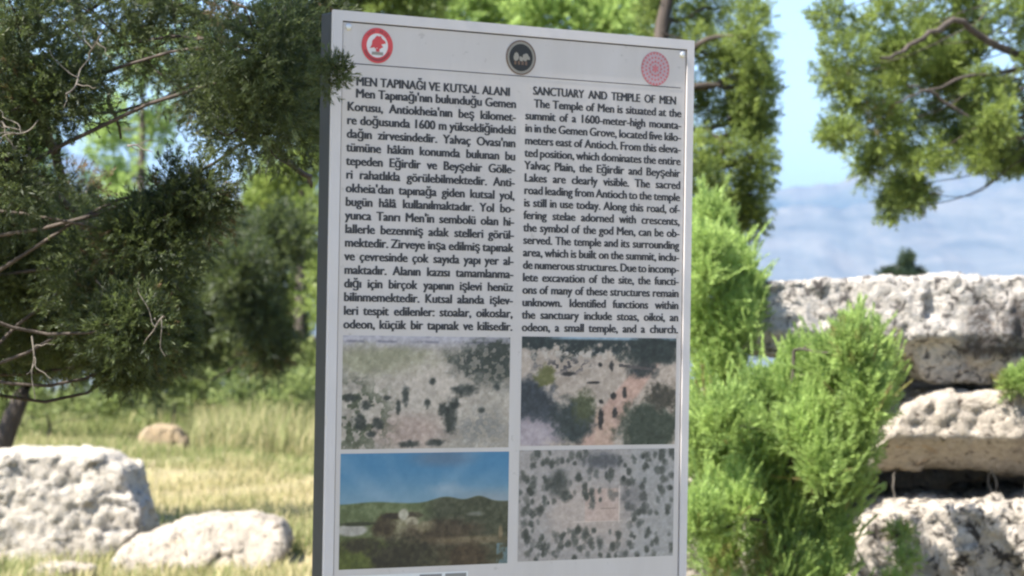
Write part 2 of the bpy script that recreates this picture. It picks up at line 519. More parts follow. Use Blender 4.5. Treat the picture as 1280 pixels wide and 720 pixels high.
def collect(lines):
    for l in lines:
        for w in l.split():
            if w not in _words:
                cu = bpy.data.curves.new("word", 'FONT')
                cu.body = w; cu.size = 1.0; cu.resolution_u = 3; cu.offset = 0.0
                o = bpy.data.objects.new("word", cu); COL.objects.link(o); _words[w] = o
collect([LEFT_HEAD, RIGHT_HEAD] + LEFT + RIGHT)
bpy.context.view_layer.update()
dg = bpy.context.evaluated_depsgraph_get()
WORD = {}
for w, o in _words.items():
    ev = o.evaluated_get(dg); me = ev.to_mesh()
    co = np.empty(len(me.vertices) * 3, np.float32); me.vertices.foreach_get("co", co); co = co.reshape(-1, 3)
    me.calc_loop_triangles()
    tr = np.empty(len(me.loop_triangles) * 3, np.int32); me.loop_triangles.foreach_get("vertices", tr)
    WORD[w] = (co[:, :2].copy(), tr.reshape(-1, 3).copy()); ev.to_mesh_clear()
for o in _words.values():
    cu = o.data; bpy.data.objects.remove(o); bpy.data.curves.remove(cu)

def typeset(name, lines, s0, s1, t0, pitch, indent, size, xs=0.98, fill_last=True, label=None):
    V, F, n = [], [], 0
    for k, l in enumerate(lines):
        ws = l.split(); a = s0 + (indent if k == 0 else 0); width = s1 - a
        x_ = size * xs
        w_ = [WORD[w][0][:, 0].max() * x_ for w in ws]
        gap = (width - sum(w_)) / max(1, len(ws) - 1)
        mn = 0.20 * size
        if gap < mn:
            kf = (width - mn * (len(ws) - 1)) / sum(w_); x_ *= kf; w_ = [q * kf for q in w_]; gap = mn
        base = t0 + k * pitch
        for w, wd in zip(ws, w_):
            co, tr = WORD[w]
            for q in range(5):
                V.append(SA + np.outer(a + co[:, 0] * x_ + (q - 2) * 0.025 * size, SH) + np.outer(-(base - co[:, 1] * size - (q % 2) * 0.02 * size), (0, 0, 1)) + SN * (0.0013 + 0.00008 * q))
                F.append(tr + n); n += len(co)
            a += wd + gap
    o = mesh_np(name, np.concatenate(V), None, np.concatenate(F), M_INK, SIGN)
    if label: o["label"] = label
    return o
typeset("heading", [LEFT_HEAD], 0.0525, 0.400, 0.1435, 0, 0, 0.0245, 0.93, label="Turkish heading in capitals")
typeset("heading", [RIGHT_HEAD], 0.4555, 0.806, 0.1372, 0, 0, 0.0242, 0.87, label="English heading in capitals")
typeset("lettering", LEFT, 0.0338, 0.4150, 0.1670, 0.02636, 0.018, TSIZE, label="Turkish text column")
typeset("lettering", RIGHT, 0.4380, 0.8200, 0.1630, 0.02514, 0.020, TSIZE * 0.97, label="English text column")

# printed photographs ----------------------------------------------------
def contrast(im, k):
    m_ = im.mean((0, 1), keepdims=True)
    return m_ + (im - m_) * k
M_PRINT, nt, b, _ = new_mat("printed_photograph")
at = N(nt, "ShaderNodeAttribute"); at.attribute_name = "ink"
nt.links.new(at.outputs["Color"], b.inputs["Base Color"]); b.inputs["Roughness"].default_value = 0.4
def picture(label, img, s0, s1, t0, t1):
    h, w, _c = img.shape
    sv = np.linspace(s0, s1, w); tv = np.linspace(t0, t1, h)
    SV, TV = np.meshgrid(sv, tv)
    v = SA + SV.reshape(-1, 1) * SH - TV.reshape(-1, 1) * np.array([0, 0, 1]) + SN * 0.0013
    i = np.arange(h - 1)[:, None] * w; j = np.arange(w - 1)[None]
    q = np.stack([i + w + j, i + w + j + 1, i + j + 1, i + j], -1).reshape(-1, 4)
    col = np.concatenate([np.clip(lin(np.clip(img, 1, 255) / 255.0) * 1.12 * np.array([1, 0.92, 0.90]), 0, 1), np.ones((h, w, 1))], -1)
    o = mesh_np("printed_photograph", v, q, None, M_PRINT, SIGN, {"ink": ('POINT', 'FLOAT_COLOR', col.reshape(-1, 4))})
    o["label"] = label
HH, WW = 130, 200
YY, XX = np.meshgrid(np.linspace(0, 1, HH), np.linspace(0, 1, WW), indexing='ij')
def C(*c): return np.array(c, float)
def lay(img, mask, col):
    mask = np.clip(mask, 0, 1)[..., None]
    return img * (1 - mask) + np.asarray(col, float) * mask
def sm(a, e0, e1):
    t = np.clip((a - e0) / (e1 - e0), 0, 1); return t * t * (3 - 2 * t)
def ell(cx, cy, rx, ry, soft=0.35, warp=None):
    d = np.hypot((XX - cx) / rx, (YY - cy) / ry)
    if warp is not None: d = d + (warp - 0.5) * 0.9
    return 1 - sm(d, 1 - soft, 1 + soft)
wA, wB, wC = fbm(HH, WW, 12, 1), fbm(HH, WW, 24, 2), fbm(HH, WW, 40, 3, 3)
wD = fbm(HH, WW, 70, 9, 2)
# 1: bare rounded hill with a wood on its right shoulder
im = np.ones((HH, WW, 3)) * C(136, 133, 122)
im = lay(im, sm(wA, 0.45, 0.62), C(150, 146, 134))
im = lay(im, sm(YY, 0.16, 0.0), C(146, 146, 148))
im = lay(im, sm(-np.abs(YY - 0.05), -0.02, 0) * sm(wA, .4, .55), C(112, 112, 116))
im = lay(im, ell(0.2, 0.22, 0.34, 0.12, 0.5, wB) * 0.6, C(122, 124, 98))
im = lay(im, ell(0.52, 0.47, 0.30, 0.25, 0.5) * 0.6, C(160, 154, 142))
im = lay(im, ell(0.40, 0.85, 0.22, 0.15, 0.6) * 0.5, C(146, 128, 118))
im = lay(im, ell(0.92, 0.22, 0.26, 0.20, 0.4, wB) * (0.35 + 0.65 * sm(wC, 0.40, 0.52)), C(62, 66, 58))
im = lay(im, ell(0.08, 0.72, 0.22, 0.34, 0.5, wB) * sm(wB, 0.46, 0.58) * 0.85, C(70, 76, 58))
for cx, cy, rx, ry in ((.37, .52, .022, .09), (.53, .40, .02, .03), (.50, .60, .02, .04), (.64, .72, .04, .14), (.60, .66, .03, .05), (.72, .48, .07, .05), (.26, .55, .02, .02),
                       (.33, .63, .016, .05), (.14, .62, .025, .04), (.11, .76, .04, .07), (.21, .78, .03, .05), (.92, .45, .02, .03), (.66, .60, .03, .05), (.40, .96, .06, .03), (.55, .95, .05, .03),
                       (.05, .55, .04, .03), (.17, .87, .03, .03), (.83, .66, .02, .03)):
    im = lay(im, ell(cx, cy, rx, ry, 0.5, wC) * 0.85, C(58, 62, 56))
im = lay(im, ell(0.83, 0.82, 0.16, 0.18, 0.6, wC) * sm(wC, 0.45, 0.6) * 0.6, C(96, 98, 94))
im = im + (wC[..., None] - 0.5) * 34 + (wD[..., None] - 0.5) * 14
im = contrast(im, 1.4) + 6
picture("aerial print of a bare rounded hill", im, 0.0335, 0.4115, 0.6285, 0.8490)
# 2: excavated ruins among dark conifers, earth track on the right
im = np.ones((HH, WW, 3)) * C(142, 134, 122)
im = lay(im, sm(wB, 0.42, 0.60) * 0.6, C(158, 150, 138))
im = lay(im, 1 - sm(np.abs(XX - (0.46 + 0.50 * (1 - YY) ** 1.15)) / (0.06 + 0.06 * YY), 0.7, 1.1), C(158, 136, 122))
im = lay(im, (YY > 0.45) * (1 - sm(np.abs(XX - (0.53)) / 0.07, 0.6, 1.2)) * sm(YY, .6, .8), C(158, 138, 122))
im = lay(im, sm(YY + (wB - .5) * .3, 0.17, 0.08), C(38, 46, 44))
im = lay(im, sm(YY, 0.035, 0.01) * sm(XX, 0.1, 0.3), C(120, 140, 150))
im = lay(im, ell(0.30, 0.16, 0.3, 0.05, .5, wC) * sm(wC, .48, .56), C(150, 146, 136))
im = lay(im, ell(0.85, 0.12, 0.2, 0.14, 0.4, wB), C(36, 44, 40))
im = lay(im, ell(0.06, 0.62, 0.15, 0.26, 0.35, wB), C(50, 56, 60))
im = lay(im, ell(0.18, 0.78, 0.16, 0.14, 0.4, wB), C(52, 58, 62))
im = lay(im, ell(0.33, 0.78, 0.12, 0.20, 0.4, wB), C(46, 54, 52))
im = lay(im, ell(0.40, 0.65, 0.07, 0.14, 0.5, wC), C(66, 72, 48))
im = lay(im, ell(0.05, 0.90, 0.18, 0.14, 0.4, wC), C(142, 136, 138))
im = lay(im, ell(0.82, 0.85, 0.20, 0.24, 0.35, wB), C(50, 58, 46))
im = lay(im, ell(0.92, 0.55, 0.10, 0.12, 0.4, wC), C(62, 60, 50))
im = lay(im, ell(0.15, 0.36, 0.06, 0.09, 0.3, wC), C(92, 94, 58))
im = lay(im, ell(0.78, 0.30, 0.09, 0.07, 0.5, wC), C(48, 52, 50))
im = lay(im, ell(0.28, 0.26, 0.16, 0.07, 0.6, wC) * sm(wC, 0.50, 0.58), C(62, 60, 60))
im = lay(im, (np.abs(YY - 0.27 - .02 * np.sin(XX * 9)) < 0.014) * (XX > 0.62) * (XX < 0.84), C(70, 68, 66))
for cx, cy, rx, ry in ((.575, .26, .015, .04), (.50, .25, .014, .02), (.51, .76, .017, .08), (.60, .70, .015, .05), (.66, .52, .014, .05), (.59, .54, .018, .03), (.46, .42, .04, .012), (.30, .34, .05, .02), (.51, .60, .015, .02)):
    im = lay(im, ell(cx, cy, rx, ry, 0.4, wC), C(44, 42, 40))
im = im + (wC[..., None] - 0.5) * 34 + (wD[..., None] - 0.5) * 14
im = contrast(im, 1.2) + 4
picture("aerial print of ruins among dark conifers", im, 0.4388, 0.8175, 0.6260, 0.8470)
# 3: blue sky over low hills with pale masonry
im = np.ones((HH, WW, 3)) * C(62, 116, 150)
im = lay(im, sm(YY, 0.10, 0.46) * 0.85, C(112, 142, 156))
ray = fbm(HH, WW, 5, 31, 4)
an = np.arctan2(YY - 0.62, XX - 0.48)
st_ = 0.5 + 0.5 * np.sin(an * 11 + 3 * ray) * np.sin(an * 5 + 1)
im = lay(im, sm(st_ * 0.55 + ray * 0.55, 0.45, 1.0) * 0.34 * (YY < .46), C(138, 162, 178))
im = lay(im, ell(0.60, 0.05, 0.16, 0.07, 0.7) * 0.5, C(88, 96, 110))
im = lay(im, ell(0.62, 0.33, 0.10, 0.05, 0.8, wA) * 0.6, C(140, 158, 168))
im = lay(im, ell(0.88, 0.42, 0.20, 0.08, 0.8) * 0.5, C(140, 142, 142))
hz = 0.44 - 0.02 * np.exp(-((XX - .2) / .15) ** 2) - 0.05 * np.exp(-((XX - .62) / .10) ** 2) - 0.05 * np.exp(-((XX - .82) / .07) ** 2)
land = sm(YY - hz, -0.006, 0.012)
im = lay(im, land, C(98, 104, 78))
im = lay(im, land * sm(XX, 0.42, 0.6), C(74, 74, 62))
im = lay(im, land * sm(YY, 0.60, 0.95) * 0.6, C(78, 70, 56))
im = lay(im, ell(0.10, 0.92, 0.26, 0.16, 0.5), C(82, 86, 44))
im = lay(im, ell(0.36, 0.66, 0.14, 0.12, 0.5, wB) * 0.8, C(132, 122, 104))
im = lay(im, ell(0.26, 0.64, 0.06, 0.10, 0.4, wB), C(66, 54, 42))
im = lay(im, ell(0.36, 0.55, 0.10, 0.03, 0.4, wB), C(62, 52, 44))
im = lay(im, ell(0.37, 0.54, 0.03, 0.05, 0.3), C(158, 152, 140))
im = lay(im, ell(0.42, 0.60, 0.04, 0.04, 0.3), C(150, 142, 126))
im = lay(im, ell(0.07, 0.66, 0.09, 0.055, 0.2), C(150, 146, 142))
im = lay(im, ell(0.10, 0.61, 0.10, 0.018, 0.4), C(62, 62, 48))
im = lay(im, ell(0.11, 0.80, 0.09, 0.06, 0.4, wB), C(60, 54, 40))
im = lay(im, ell(0.62, 0.72, 0.22, 0.12, 0.5, wB), C(76, 64, 54))
im = lay(im, ell(0.36, 0.92, 0.18, 0.17, 0.35, wB), C(56, 50, 40))
im = lay(im, ell(0.75, 0.78, 0.24, 0.035, 0.6, wA) * 0.7, C(120, 106, 88))
im = lay(im, ell(0.74, 0.92, 0.13, 0.12, 0.4, wB), C(72, 58, 46))
im = lay(im, ell(0.50, 0.65, 0.05, 0.05, 0.5, wB) * 0.8, C(126, 116, 98))
im = lay(im, ell(0.80, 0.55, 0.05, 0.02, 0.5, wB) * 0.7, C(128, 126, 122))
im = lay(im, ell(0.955, 0.72, 0.014, 0.06, 0.4) * 0.8, C(128, 112, 92))
im = lay(im, (XX > 0.93) * (YY > 0.82) * sm(wB, .3, .5), C(96, 108, 112))
im = im + (wC[..., None] - 0.5) * (10 + 34 * land[..., None])
im = np.where(land[..., None] > 0.5, contrast(im, 1.2) - 8 + np.array([-6.0, 2.0, -2.0]), im)
picture("print of stone ruins on a hilltop under blue sky", im, 0.0330, 0.4130, 0.8575, 1.0815)
# 4: plan view of a clearing ringed by dots of trees
im = np.ones((HH, WW, 3)) * C(136, 134, 130)
im = lay(im, ell(0.48, 0.58, 0.34, 0.26, 0.5, wA) * 0.7, C(158, 148, 138))
im = lay(im, (XX > 0.42) & (XX < 0.64) & (YY > 0.36) & (YY < 0.66), C(160, 146, 136))
im = lay(im, sm(XX, 0.62, 0.8) * 0.5, C(134, 138, 136))
rr = np.random.default_rng(77)
k = 0
while k < 250:
    cx, cy = rr.random(2)
    if abs(cx - 0.46) < 0.23 and abs(cy - 0.60) < 0.13 and rr.random() < 0.93: continue
    d = rr.random()
    im = lay(im, ell(cx, cy, 0.010 + 0.011 * d, 0.015 + 0.020 * d + 0.012 * rr.random(), 0.55, wC if rr.random() < 0.5 else wD) * (0.45 + 0.55 * rr.random()), C(56, 60, 55) + 20 * rr.random())
    k += 1
im = lay(im, ell(0.53, 0.10, 0.11, 0.07, 0.6, wB), C(82, 84, 86))
im = lay(im, ell(0.24, 0.30, 0.06, 0.10, 0.6, wB), C(64, 68, 64))
im = lay(im, ell(0.72, 0.45, 0.08, 0.12, 0.7, wB) * 0.6, C(98, 98, 98))
im = lay(im, ((np.abs(YY - 0.66) < 0.006) & (XX > 0.34) & (XX < 0.66)) * 0.6, C(178, 170, 160))
im = lay(im, ((np.abs(XX - 0.64) < 0.006) & (YY > 0.34) & (YY < 0.68)) * 0.6, C(178, 170, 160))
im = lay(im, ((np.abs(YY - 0.545) < 0.005) & (XX > 0.52) & (XX < 0.62)) * 0.7, C(108, 100, 92))
im = im + (wC[..., None] - 0.5) * 26 + (wD[..., None] - 0.5) * 14
im = contrast(im, 1.2) + 6
picture("overhead print of a clearing dotted round with trees", im, 0.4372, 0.8165, 0.8555, 1.0797)
# credit strip under the pictures
st = part("credit_strip", srect(0.030, 0.322, 1.094, 1.150, 0.0013), plain("credit_strip_white", (0.66, 0.65, 0.63), 0.5))
sub("credit_emblem", disc(0.0435, 1.106, 0, 0.0085, 18, 0.0017), M_RED, st)
sub("credit_block", join([srect(0.212, 0.262, 1.097, 1.147, 0.0017), srect(0.270, 0.318, 1.097, 1.147, 0.0017)]), plain("credit_grey", (0.22, 0.21, 0.2), 0.5), st)

# ------------------------------------------------------------------ stones
def rock(name, label, outline, d, thick, voxel, amp, mat, cat="stone", tilt=None, bev=0.06, seed=0, group=None, freq=3.0, under=None, dome=0.0):
    """outline: silhouette traced at pixels, set at its own distance d and given its own thickness, then remeshed and weathered"""
    pts = [P(px, py, d) for px, py in outline]
    bm = bmesh.new()
    ys = np.linspace(-thick / 2, thick / 2, 2)
    cx = np.mean([p[0] for p in pts]); cz = np.mean([p[2] for p in pts])
    a = [bm.verts.new((p[0], d - thick / 2, p[2])) for p in pts]
    c = [bm.verts.new((cx + (p[0] - cx) * 0.97, d + thick / 2, cz + (p[2] - cz) * 0.97)) for p in pts]
    bm.faces.new(a); bm.faces.new(c[::-1])
    n = len(pts)
    for k in range(n): bm.faces.new((a[(k + 1) % n], a[k], c[k], c[(k + 1) % n]))
    bmesh.ops.recalc_face_normals(bm, faces=bm.faces)
    me = bpy.data.meshes.new(name); bm.to_mesh(me); bm.free()
    o = bpy.data.objects.new(name, me); COL.objects.link(o)
    md = o.modifiers.new("bevel", 'BEVEL'); md.width = bev; md.segments = 3; md.limit_method = 'ANGLE'; md.angle_limit = math.radians(40)
    md = o.modifiers.new("remesh", 'REMESH'); md.mode = 'VOXEL'; md.voxel_size = voxel
    bpy.context.view_layer.update()
    ev = o.evaluated_get(bpy.context.evaluated_depsgraph_get())
    me2 = bpy.data.meshes.new_from_object(ev)
    o.modifiers.clear(); o.data = me2; bpy.data.meshes.remove(me)
    zmin = min(v.co.z for v in me2.vertices)
    base = Vector((cx, d, zmin))
    off = Vector((seed * 7.3, seed * 3.1, seed * 5.7))
    zlo, zhi = zmin, max(v.co.z for v in me2.vertices)
    nor = [v.normal.copy() for v in me2.vertices]
    for v, nn in zip(me2.vertices, nor):
        p = v.co + off
        h = noise.fractal(p * freq * 0.8, 1.0, 2.0, 3) * amp * 0.55
        q = p * freq * 1.25 + noise.noise_vector(p * freq * 0.9) * 0.35
        ds, cs_ = noise.voronoi(q)
        h += noise.noise_vector(cs_[0] * 7.7).dot(q - cs_[0]) * amp * 1.5          # chipped facets
        q2 = p * freq * 4.2
        ds2, cs2 = noise.voronoi(q2)
        h += noise.noise_vector(cs2[0] * 5.1).dot(q2 - cs2[0]) * amp * 0.55
        h += noise.fractal(p * freq * 9.0, 0.7, 2.2, 3) * amp * 0.28
        crack = ds[1] - ds[0]
        if crack < 0.07 and noise.noise(p * freq * 0.7) > 0.05: h -= (0.07 - crack) * amp * 14 * 0.5
        t = (v.co.z - zlo) / (zhi - zlo)
        if under and v.co.y < d:
            v.co.y += under * max(0, 0.45 - t) * 2.0
        if dome:
            v.co.y += dome * max(0, t - 0.35) * 0.6 * (d - v.co.y) / (thick / 2)
        v.co += nn * h
        v.co -= base
    o.location = base
    me2.polygons.foreach_set("use_smooth", np.ones(len(me2.polygons), bool))
    me2.materials.append(mat)
    return tag(o, label, cat, group)

LS = stone_mat("white_limestone", (0.55, 0.49, 0.41), (0.30, 0.285, 0.265), (0.40, 0.26, 0.13), (0.075, 0.068, 0.06), pit=0.41)
LS2 = stone_mat("cream_limestone", (0.45, 0.39, 0.315), (0.27, 0.235, 0.195), (0.44, 0.32, 0.18), (0.12, 0.095, 0.07), pit=0.42)
TANS = stone_mat("tan_limestone", (0.34, 0.255, 0.155), (0.26, 0.21, 0.15), (0.40, 0.28, 0.15), (0.16, 0.13, 0.09))
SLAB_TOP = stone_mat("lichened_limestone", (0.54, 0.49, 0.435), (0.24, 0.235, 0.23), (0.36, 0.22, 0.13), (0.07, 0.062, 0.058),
                     dark_patch=(-0.03, 0.10, 0.34, 0.50, (0.070, 0.058, 0.052)), pit=0.45)  # darker colour toward the right end of the slab face
SLAB = stone_mat("warm_limestone", (0.49, 0.425, 0.35), (0.30, 0.26, 0.22), (0.42, 0.27, 0.14), (0.09, 0.07, 0.055), pit=0.42)
RUB = stone_mat("rough_pitted_limestone", (0.53, 0.465, 0.39), (0.23, 0.21, 0.185), (0.38, 0.23, 0.13), (0.05, 0.042, 0.035), pit=0.46)

rock("boulder", "large white limestone boulder at the left edge, flat topped", [(-90, 720), (-95, 580), (-40, 566), (30, 562), (90, 559), (140, 562), (150, 573), (171, 581), (174, 606), (190, 632), (193, 662), (160, 700), (130, 725)],
     17.4, 0.95, 0.021, 0.045, LS, bev=0.05, seed=1)
rock("boulder", "low cream limestone slab in dry grass right of the large boulder", [(146, 722), (150, 688), (172, 672), (195, 668), (228, 648), (268, 640), (318, 640), (352, 652), (364, 672), (350, 705), (300, 730), (200, 735)],
     16.6, 0.75, 0.02, 0.032, LS2, bev=0.07, seed=2, dome=0.5)
rock("stone", "small tan stone in green grass behind the boulders", [(176, 548), (182, 535), (200, 529), (224, 534), (238, 550), (236, 572), (205, 576), (180, 572)], 30.0, 0.42, 0.022, 0.03, TANS, bev=0.08, seed=3)
rock("stone", "flat pale stone lying in the straw in front of the large boulder", [(34, 716), (45, 706), (85, 702), (118, 706), (122, 716), (80, 722)], 16.0, 0.30, 0.016, 0.02, LS2, bev=0.03, seed=4)
rock("stone", "pale grey rock by the far shrubs left of the sign", [(334, 512), (338, 497), (352, 491), (372, 488), (398, 494), (410, 512)], 43.0, 0.6, 0.04, 0.05, LS, bev=0.1, seed=5)

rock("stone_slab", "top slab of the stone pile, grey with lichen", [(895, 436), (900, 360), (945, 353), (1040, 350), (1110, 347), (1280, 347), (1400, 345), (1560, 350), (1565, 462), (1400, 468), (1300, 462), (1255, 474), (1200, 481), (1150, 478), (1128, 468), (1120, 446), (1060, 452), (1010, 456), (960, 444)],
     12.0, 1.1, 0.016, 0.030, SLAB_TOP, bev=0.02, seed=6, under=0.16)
rock("stone_slab", "cream middle slab of the stone pile, arched underneath", [(1072, 588), (1078, 560), (1092, 520), (1112, 500), (1150, 488), (1200, 486), (1300, 487), (1430, 484), (1560, 490), (1560, 586), (1400, 588), (1290, 592), (1248, 588), (1222, 582), (1196, 579), (1150, 581), (1110, 586)],
     11.95, 1.15, 0.016, 0.028, SLAB, bev=0.03, seed=7, under=0.30)
rock("stone_slab", "pitted bottom block of the stone pile", [(1030, 860), (1040, 690), (1060, 640), (1090, 622), (1140, 618), (1220, 619), (1300, 614), (1420, 612), (1560, 618), (1565, 860)],
     11.85, 1.25, 0.017, 0.04, RUB, bev=0.03, seed=8, freq=3.6)
rock("stone", "upright stone holding up the middle slab at its right end", [(1375, 625), (1370, 580), (1440, 575), (1560, 578), (1560, 625)], 12.0, 0.8, 0.03, 0.03, SLAB, bev=0.04, seed=9)
rock("stone_slab", "weathered block at the back of the stone pile", [(1000, 640), (1010, 470), (1250, 455), (1560, 460), (1560, 640)], 13.0, 0.7, 0.04, 0.04, SLAB, bev=0.05, seed=10)
rock("stone", "broken white stone showing through the bush beside the sign", [(872, 520), (878, 470), (905, 455), (938, 468), (945, 520)], 11.6, 0.4, 0.02, 0.04, LS, bev=0.05, seed=11)
rock("stone_slab", "low block at the left end of the pile behind the bush", [(820, 860), (830, 530), (900, 505), (1040, 520), (1045, 860)], 12.3, 0.8, 0.035, 0.04, RUB, bev=0.06, seed=12)

# ------------------------------------------------------------------ vegetation
def tubes(paths, sides=6):
    V, F, n = [], [], 0
    th = np.linspace(0, 2 * math.pi, sides, endpoint=False)
    for pts, rad in paths:
        pts = np.asarray(pts, float); m = len(pts)
        tang = np.gradient(pts, axis=0); tang /= np.linalg.norm(tang, axis=1, keepdims=True) + 1e-9
        ref = np.where(np.abs(tang[:, 2:3]) > 0.9, np.array([[1.0, 0, 0]]), np.array([[0, 0, 1.0]]))
        a = np.cross(tang, ref); a /= np.linalg.norm(a, axis=1, keepdims=True) + 1e-9
        b2 = np.cross(tang, a)
        ring = pts[:, None] + np.asarray(rad)[:, None, None] * (np.cos(th)[None, :, None] * a[:, None] + np.sin(th)[None, :, None] * b2[:, None])
        V.append(ring.reshape(-1, 3))
        i = np.arange(m - 1)[:, None] * sides; j = np.arange(sides)[None]; j2 = (j + 1) % sides
        F.append((np.stack([i + j, i + j2, i + sides + j2, i + sides + j], -1).reshape(-1, 4)) + n); n += m * sides
    return np.concatenate(V), np.concatenate(F)

def wiggle(a, c, r0, r1, n=8, amp=0.12, sag=0.0):
    """a smoothly bending twig from a to c"""
    a, c = np.asarray(a, float), np.asarray(c, float)
    n = n + 6
    t = np.linspace(0, 1, n)[:, None]
    L = np.linalg.norm(c - a)
    ph = RNG.uniform(0, 2 * math.pi, (3, 3)); am = RNG.normal(0, 1, (3, 3)) / np.array([[1.0], [1.8], [3.2]])
    w = sum(am[k] * (np.sin(t * (2.2 + 2.6 * k) * math.pi / 2 + ph[k]) - (1 - t) * np.sin(ph[k]) - t * np.sin((2.2 + 2.6 * k) * math.pi / 2 + ph[k])) for k in range(3))
    p = a + (c - a) * t + w * amp * L * 0.42
    p[:, 2] += sag * L * np.sin(t[:, 0] * math.pi)
    return p, r0 + (r1 - r0) * t[:, 0] ** 0.8

def sprig_proto(n, seed, spread=0.75, leaf=0.36, wid=0.10):
    """a twig of narrow leaves along +Z, unit length; n quads"""
    r = np.random.default_rng(seed)
    V = []
    for k in range(n):
        z = 0.85 * (k / n) ** 0.8
        az = 2.4 * k + r.random() * 1.2
        tilt = spread * (0.6 + 0.6 * r.random()) * (1 - 0.5 * z)
        d = np.array([math.sin(tilt) * math.cos(az), math.sin(tilt) * math.sin(az), math.cos(tilt)])
        side = np.cross(d, r.standard_normal(3)); side /= np.linalg.norm(side)
        L = leaf * (0.7 + 0.6 * r.random()); w = wid * (0.7 + 0.6 * r.random())
        o = np.array([0, 0, z])
        V += [o, o + d * L * 0.5 + side * w / 2, o + d * L, o + d * L * 0.5 - side * w / 2]
    return np.array(V)

PROTO_FAR = [sprig_proto(7, 50 + k, 0.9, 0.48, 0.20) for k in range(5)]
PROTO_MID = [sprig_proto(11, 70 + k, 0.8, 0.40, 0.092) for k in range(6)]
PROTO_WISP = [sprig_proto(22, 120 + k, 0.42, 0.20, 0.050) for k in range(5)]
PROTO_NEAR = [sprig_proto(13, 90 + k, 0.75, 0.38, 0.085) for k in range(6)]

def scatter(clumps, sub_n, per, sub_r, size, up=0.5, jit=0.6, tint=(0.5, 0.25), dry=0.03, flat=1.0, lump=True):
    """positions, axes, sizes, tints for sprigs; clumps = [(centre, (rx, ry, rz))]"""
    Pp, Ax, Sz, Ti, Dr = [], [], [], [], []
    for c, rr in clumps:
        c = np.asarray(c, float); rr = np.asarray(rr, float) * np.ones(3)
        n = max(1, int(sub_n))
        d = RNG.standard_normal((n, 3)); d /= np.linalg.norm(d, axis=1, keepdims=True)
        sc_ = c + d * rr * (RNG.random((n, 1)) ** 0.5)
        s_t = RNG.normal(tint[0], tint[1], n)
        s_d = (RNG.random(n) < dry).astype(float) * 0.8
        k = max(1, int(per))
        g = RNG.standard_normal((n, k, 3)); g /= np.linalg.norm(g, axis=2, keepdims=True)
        rad = sub_r * RNG.random((n, k, 1)) ** 0.45
        p = sc_[:, None] + g * rad * np.array([1, 1, flat])
        ax = g * 0.7 + d[:, None] * 0.45 + np.array([0, 0, up]) + RNG.standard_normal((n, k, 3)) * jit
        ax /= np.linalg.norm(ax, axis=2, keepdims=True)
        Pp.append(p.reshape(-1, 3)); Ax.append(ax.reshape(-1, 3))
        Sz.append(size * RNG.uniform(0.65, 1.35, n * k))
        Ti.append(np.repeat(s_t, k) + RNG.normal(0, 0.12, n * k)); Dr.append(np.repeat(s_d, k))
    return [np.concatenate(x) for x in (Pp, Ax, Sz, Ti, Dr)]

def sprigs(name, data, protos, mat, parent):
    Pp, Ax, Sz, Ti, Dr = data
    ref = RNG.standard_normal(Ax.shape)
    X = np.cross(Ax, ref); X /= np.linalg.norm(X, axis=1, keepdims=True) + 1e-9
    Y = np.cross(Ax, X)
    which = RNG.integers(0, len(protos), len(Pp))
    V, T, D = [], [], []
    for k, pr in enumerate(protos):
        m_ = which == k
        v = Pp[m_][:, None] + Sz[m_][:, None, None] * (pr[None, :, 0:1] * X[m_][:, None] + pr[None, :, 1:2] * Y[m_][:, None] + pr[None, :, 2:3] * Ax[m_][:, None])
        nq = len(pr) // 4
        V.append(v.reshape(-1, 3)); T.append(np.repeat(Ti[m_], nq)); D.append(np.repeat(Dr[m_], nq))
    V = np.concatenate(V); q = np.arange(len(V)).reshape(-1, 4)
    return mesh_np(name, V, q, None, mat, parent, {"tint": ('FACE', 'FLOAT', np.clip(np.concatenate(T), 0, 1)), "dry": ('FACE', 'FLOAT', np.concatenate(D))})

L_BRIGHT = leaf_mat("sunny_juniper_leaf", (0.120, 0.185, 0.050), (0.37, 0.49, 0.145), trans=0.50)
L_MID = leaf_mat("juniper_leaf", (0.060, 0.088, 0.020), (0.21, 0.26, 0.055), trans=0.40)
L_DARK = leaf_mat("shaded_juniper_leaf", (0.016, 0.024, 0.010), (0.085, 0.105, 0.034), dry=(0.12, 0.062, 0.034), trans=0.22)  # juniper leaf colour darkened to stand in for shade in these crowns
L_PINE = leaf_mat("blue_green_needle", (0.018, 0.034, 0.022), (0.040, 0.062, 0.038), trans=0.12)
BARK = bark_mat("juniper_bark", (0.028, 0.021, 0.016), (0.085, 0.066, 0.052))
TWIG = bark_mat("bleached_twig", (0.10, 0.085, 0.068), (0.20, 0.175, 0.145))

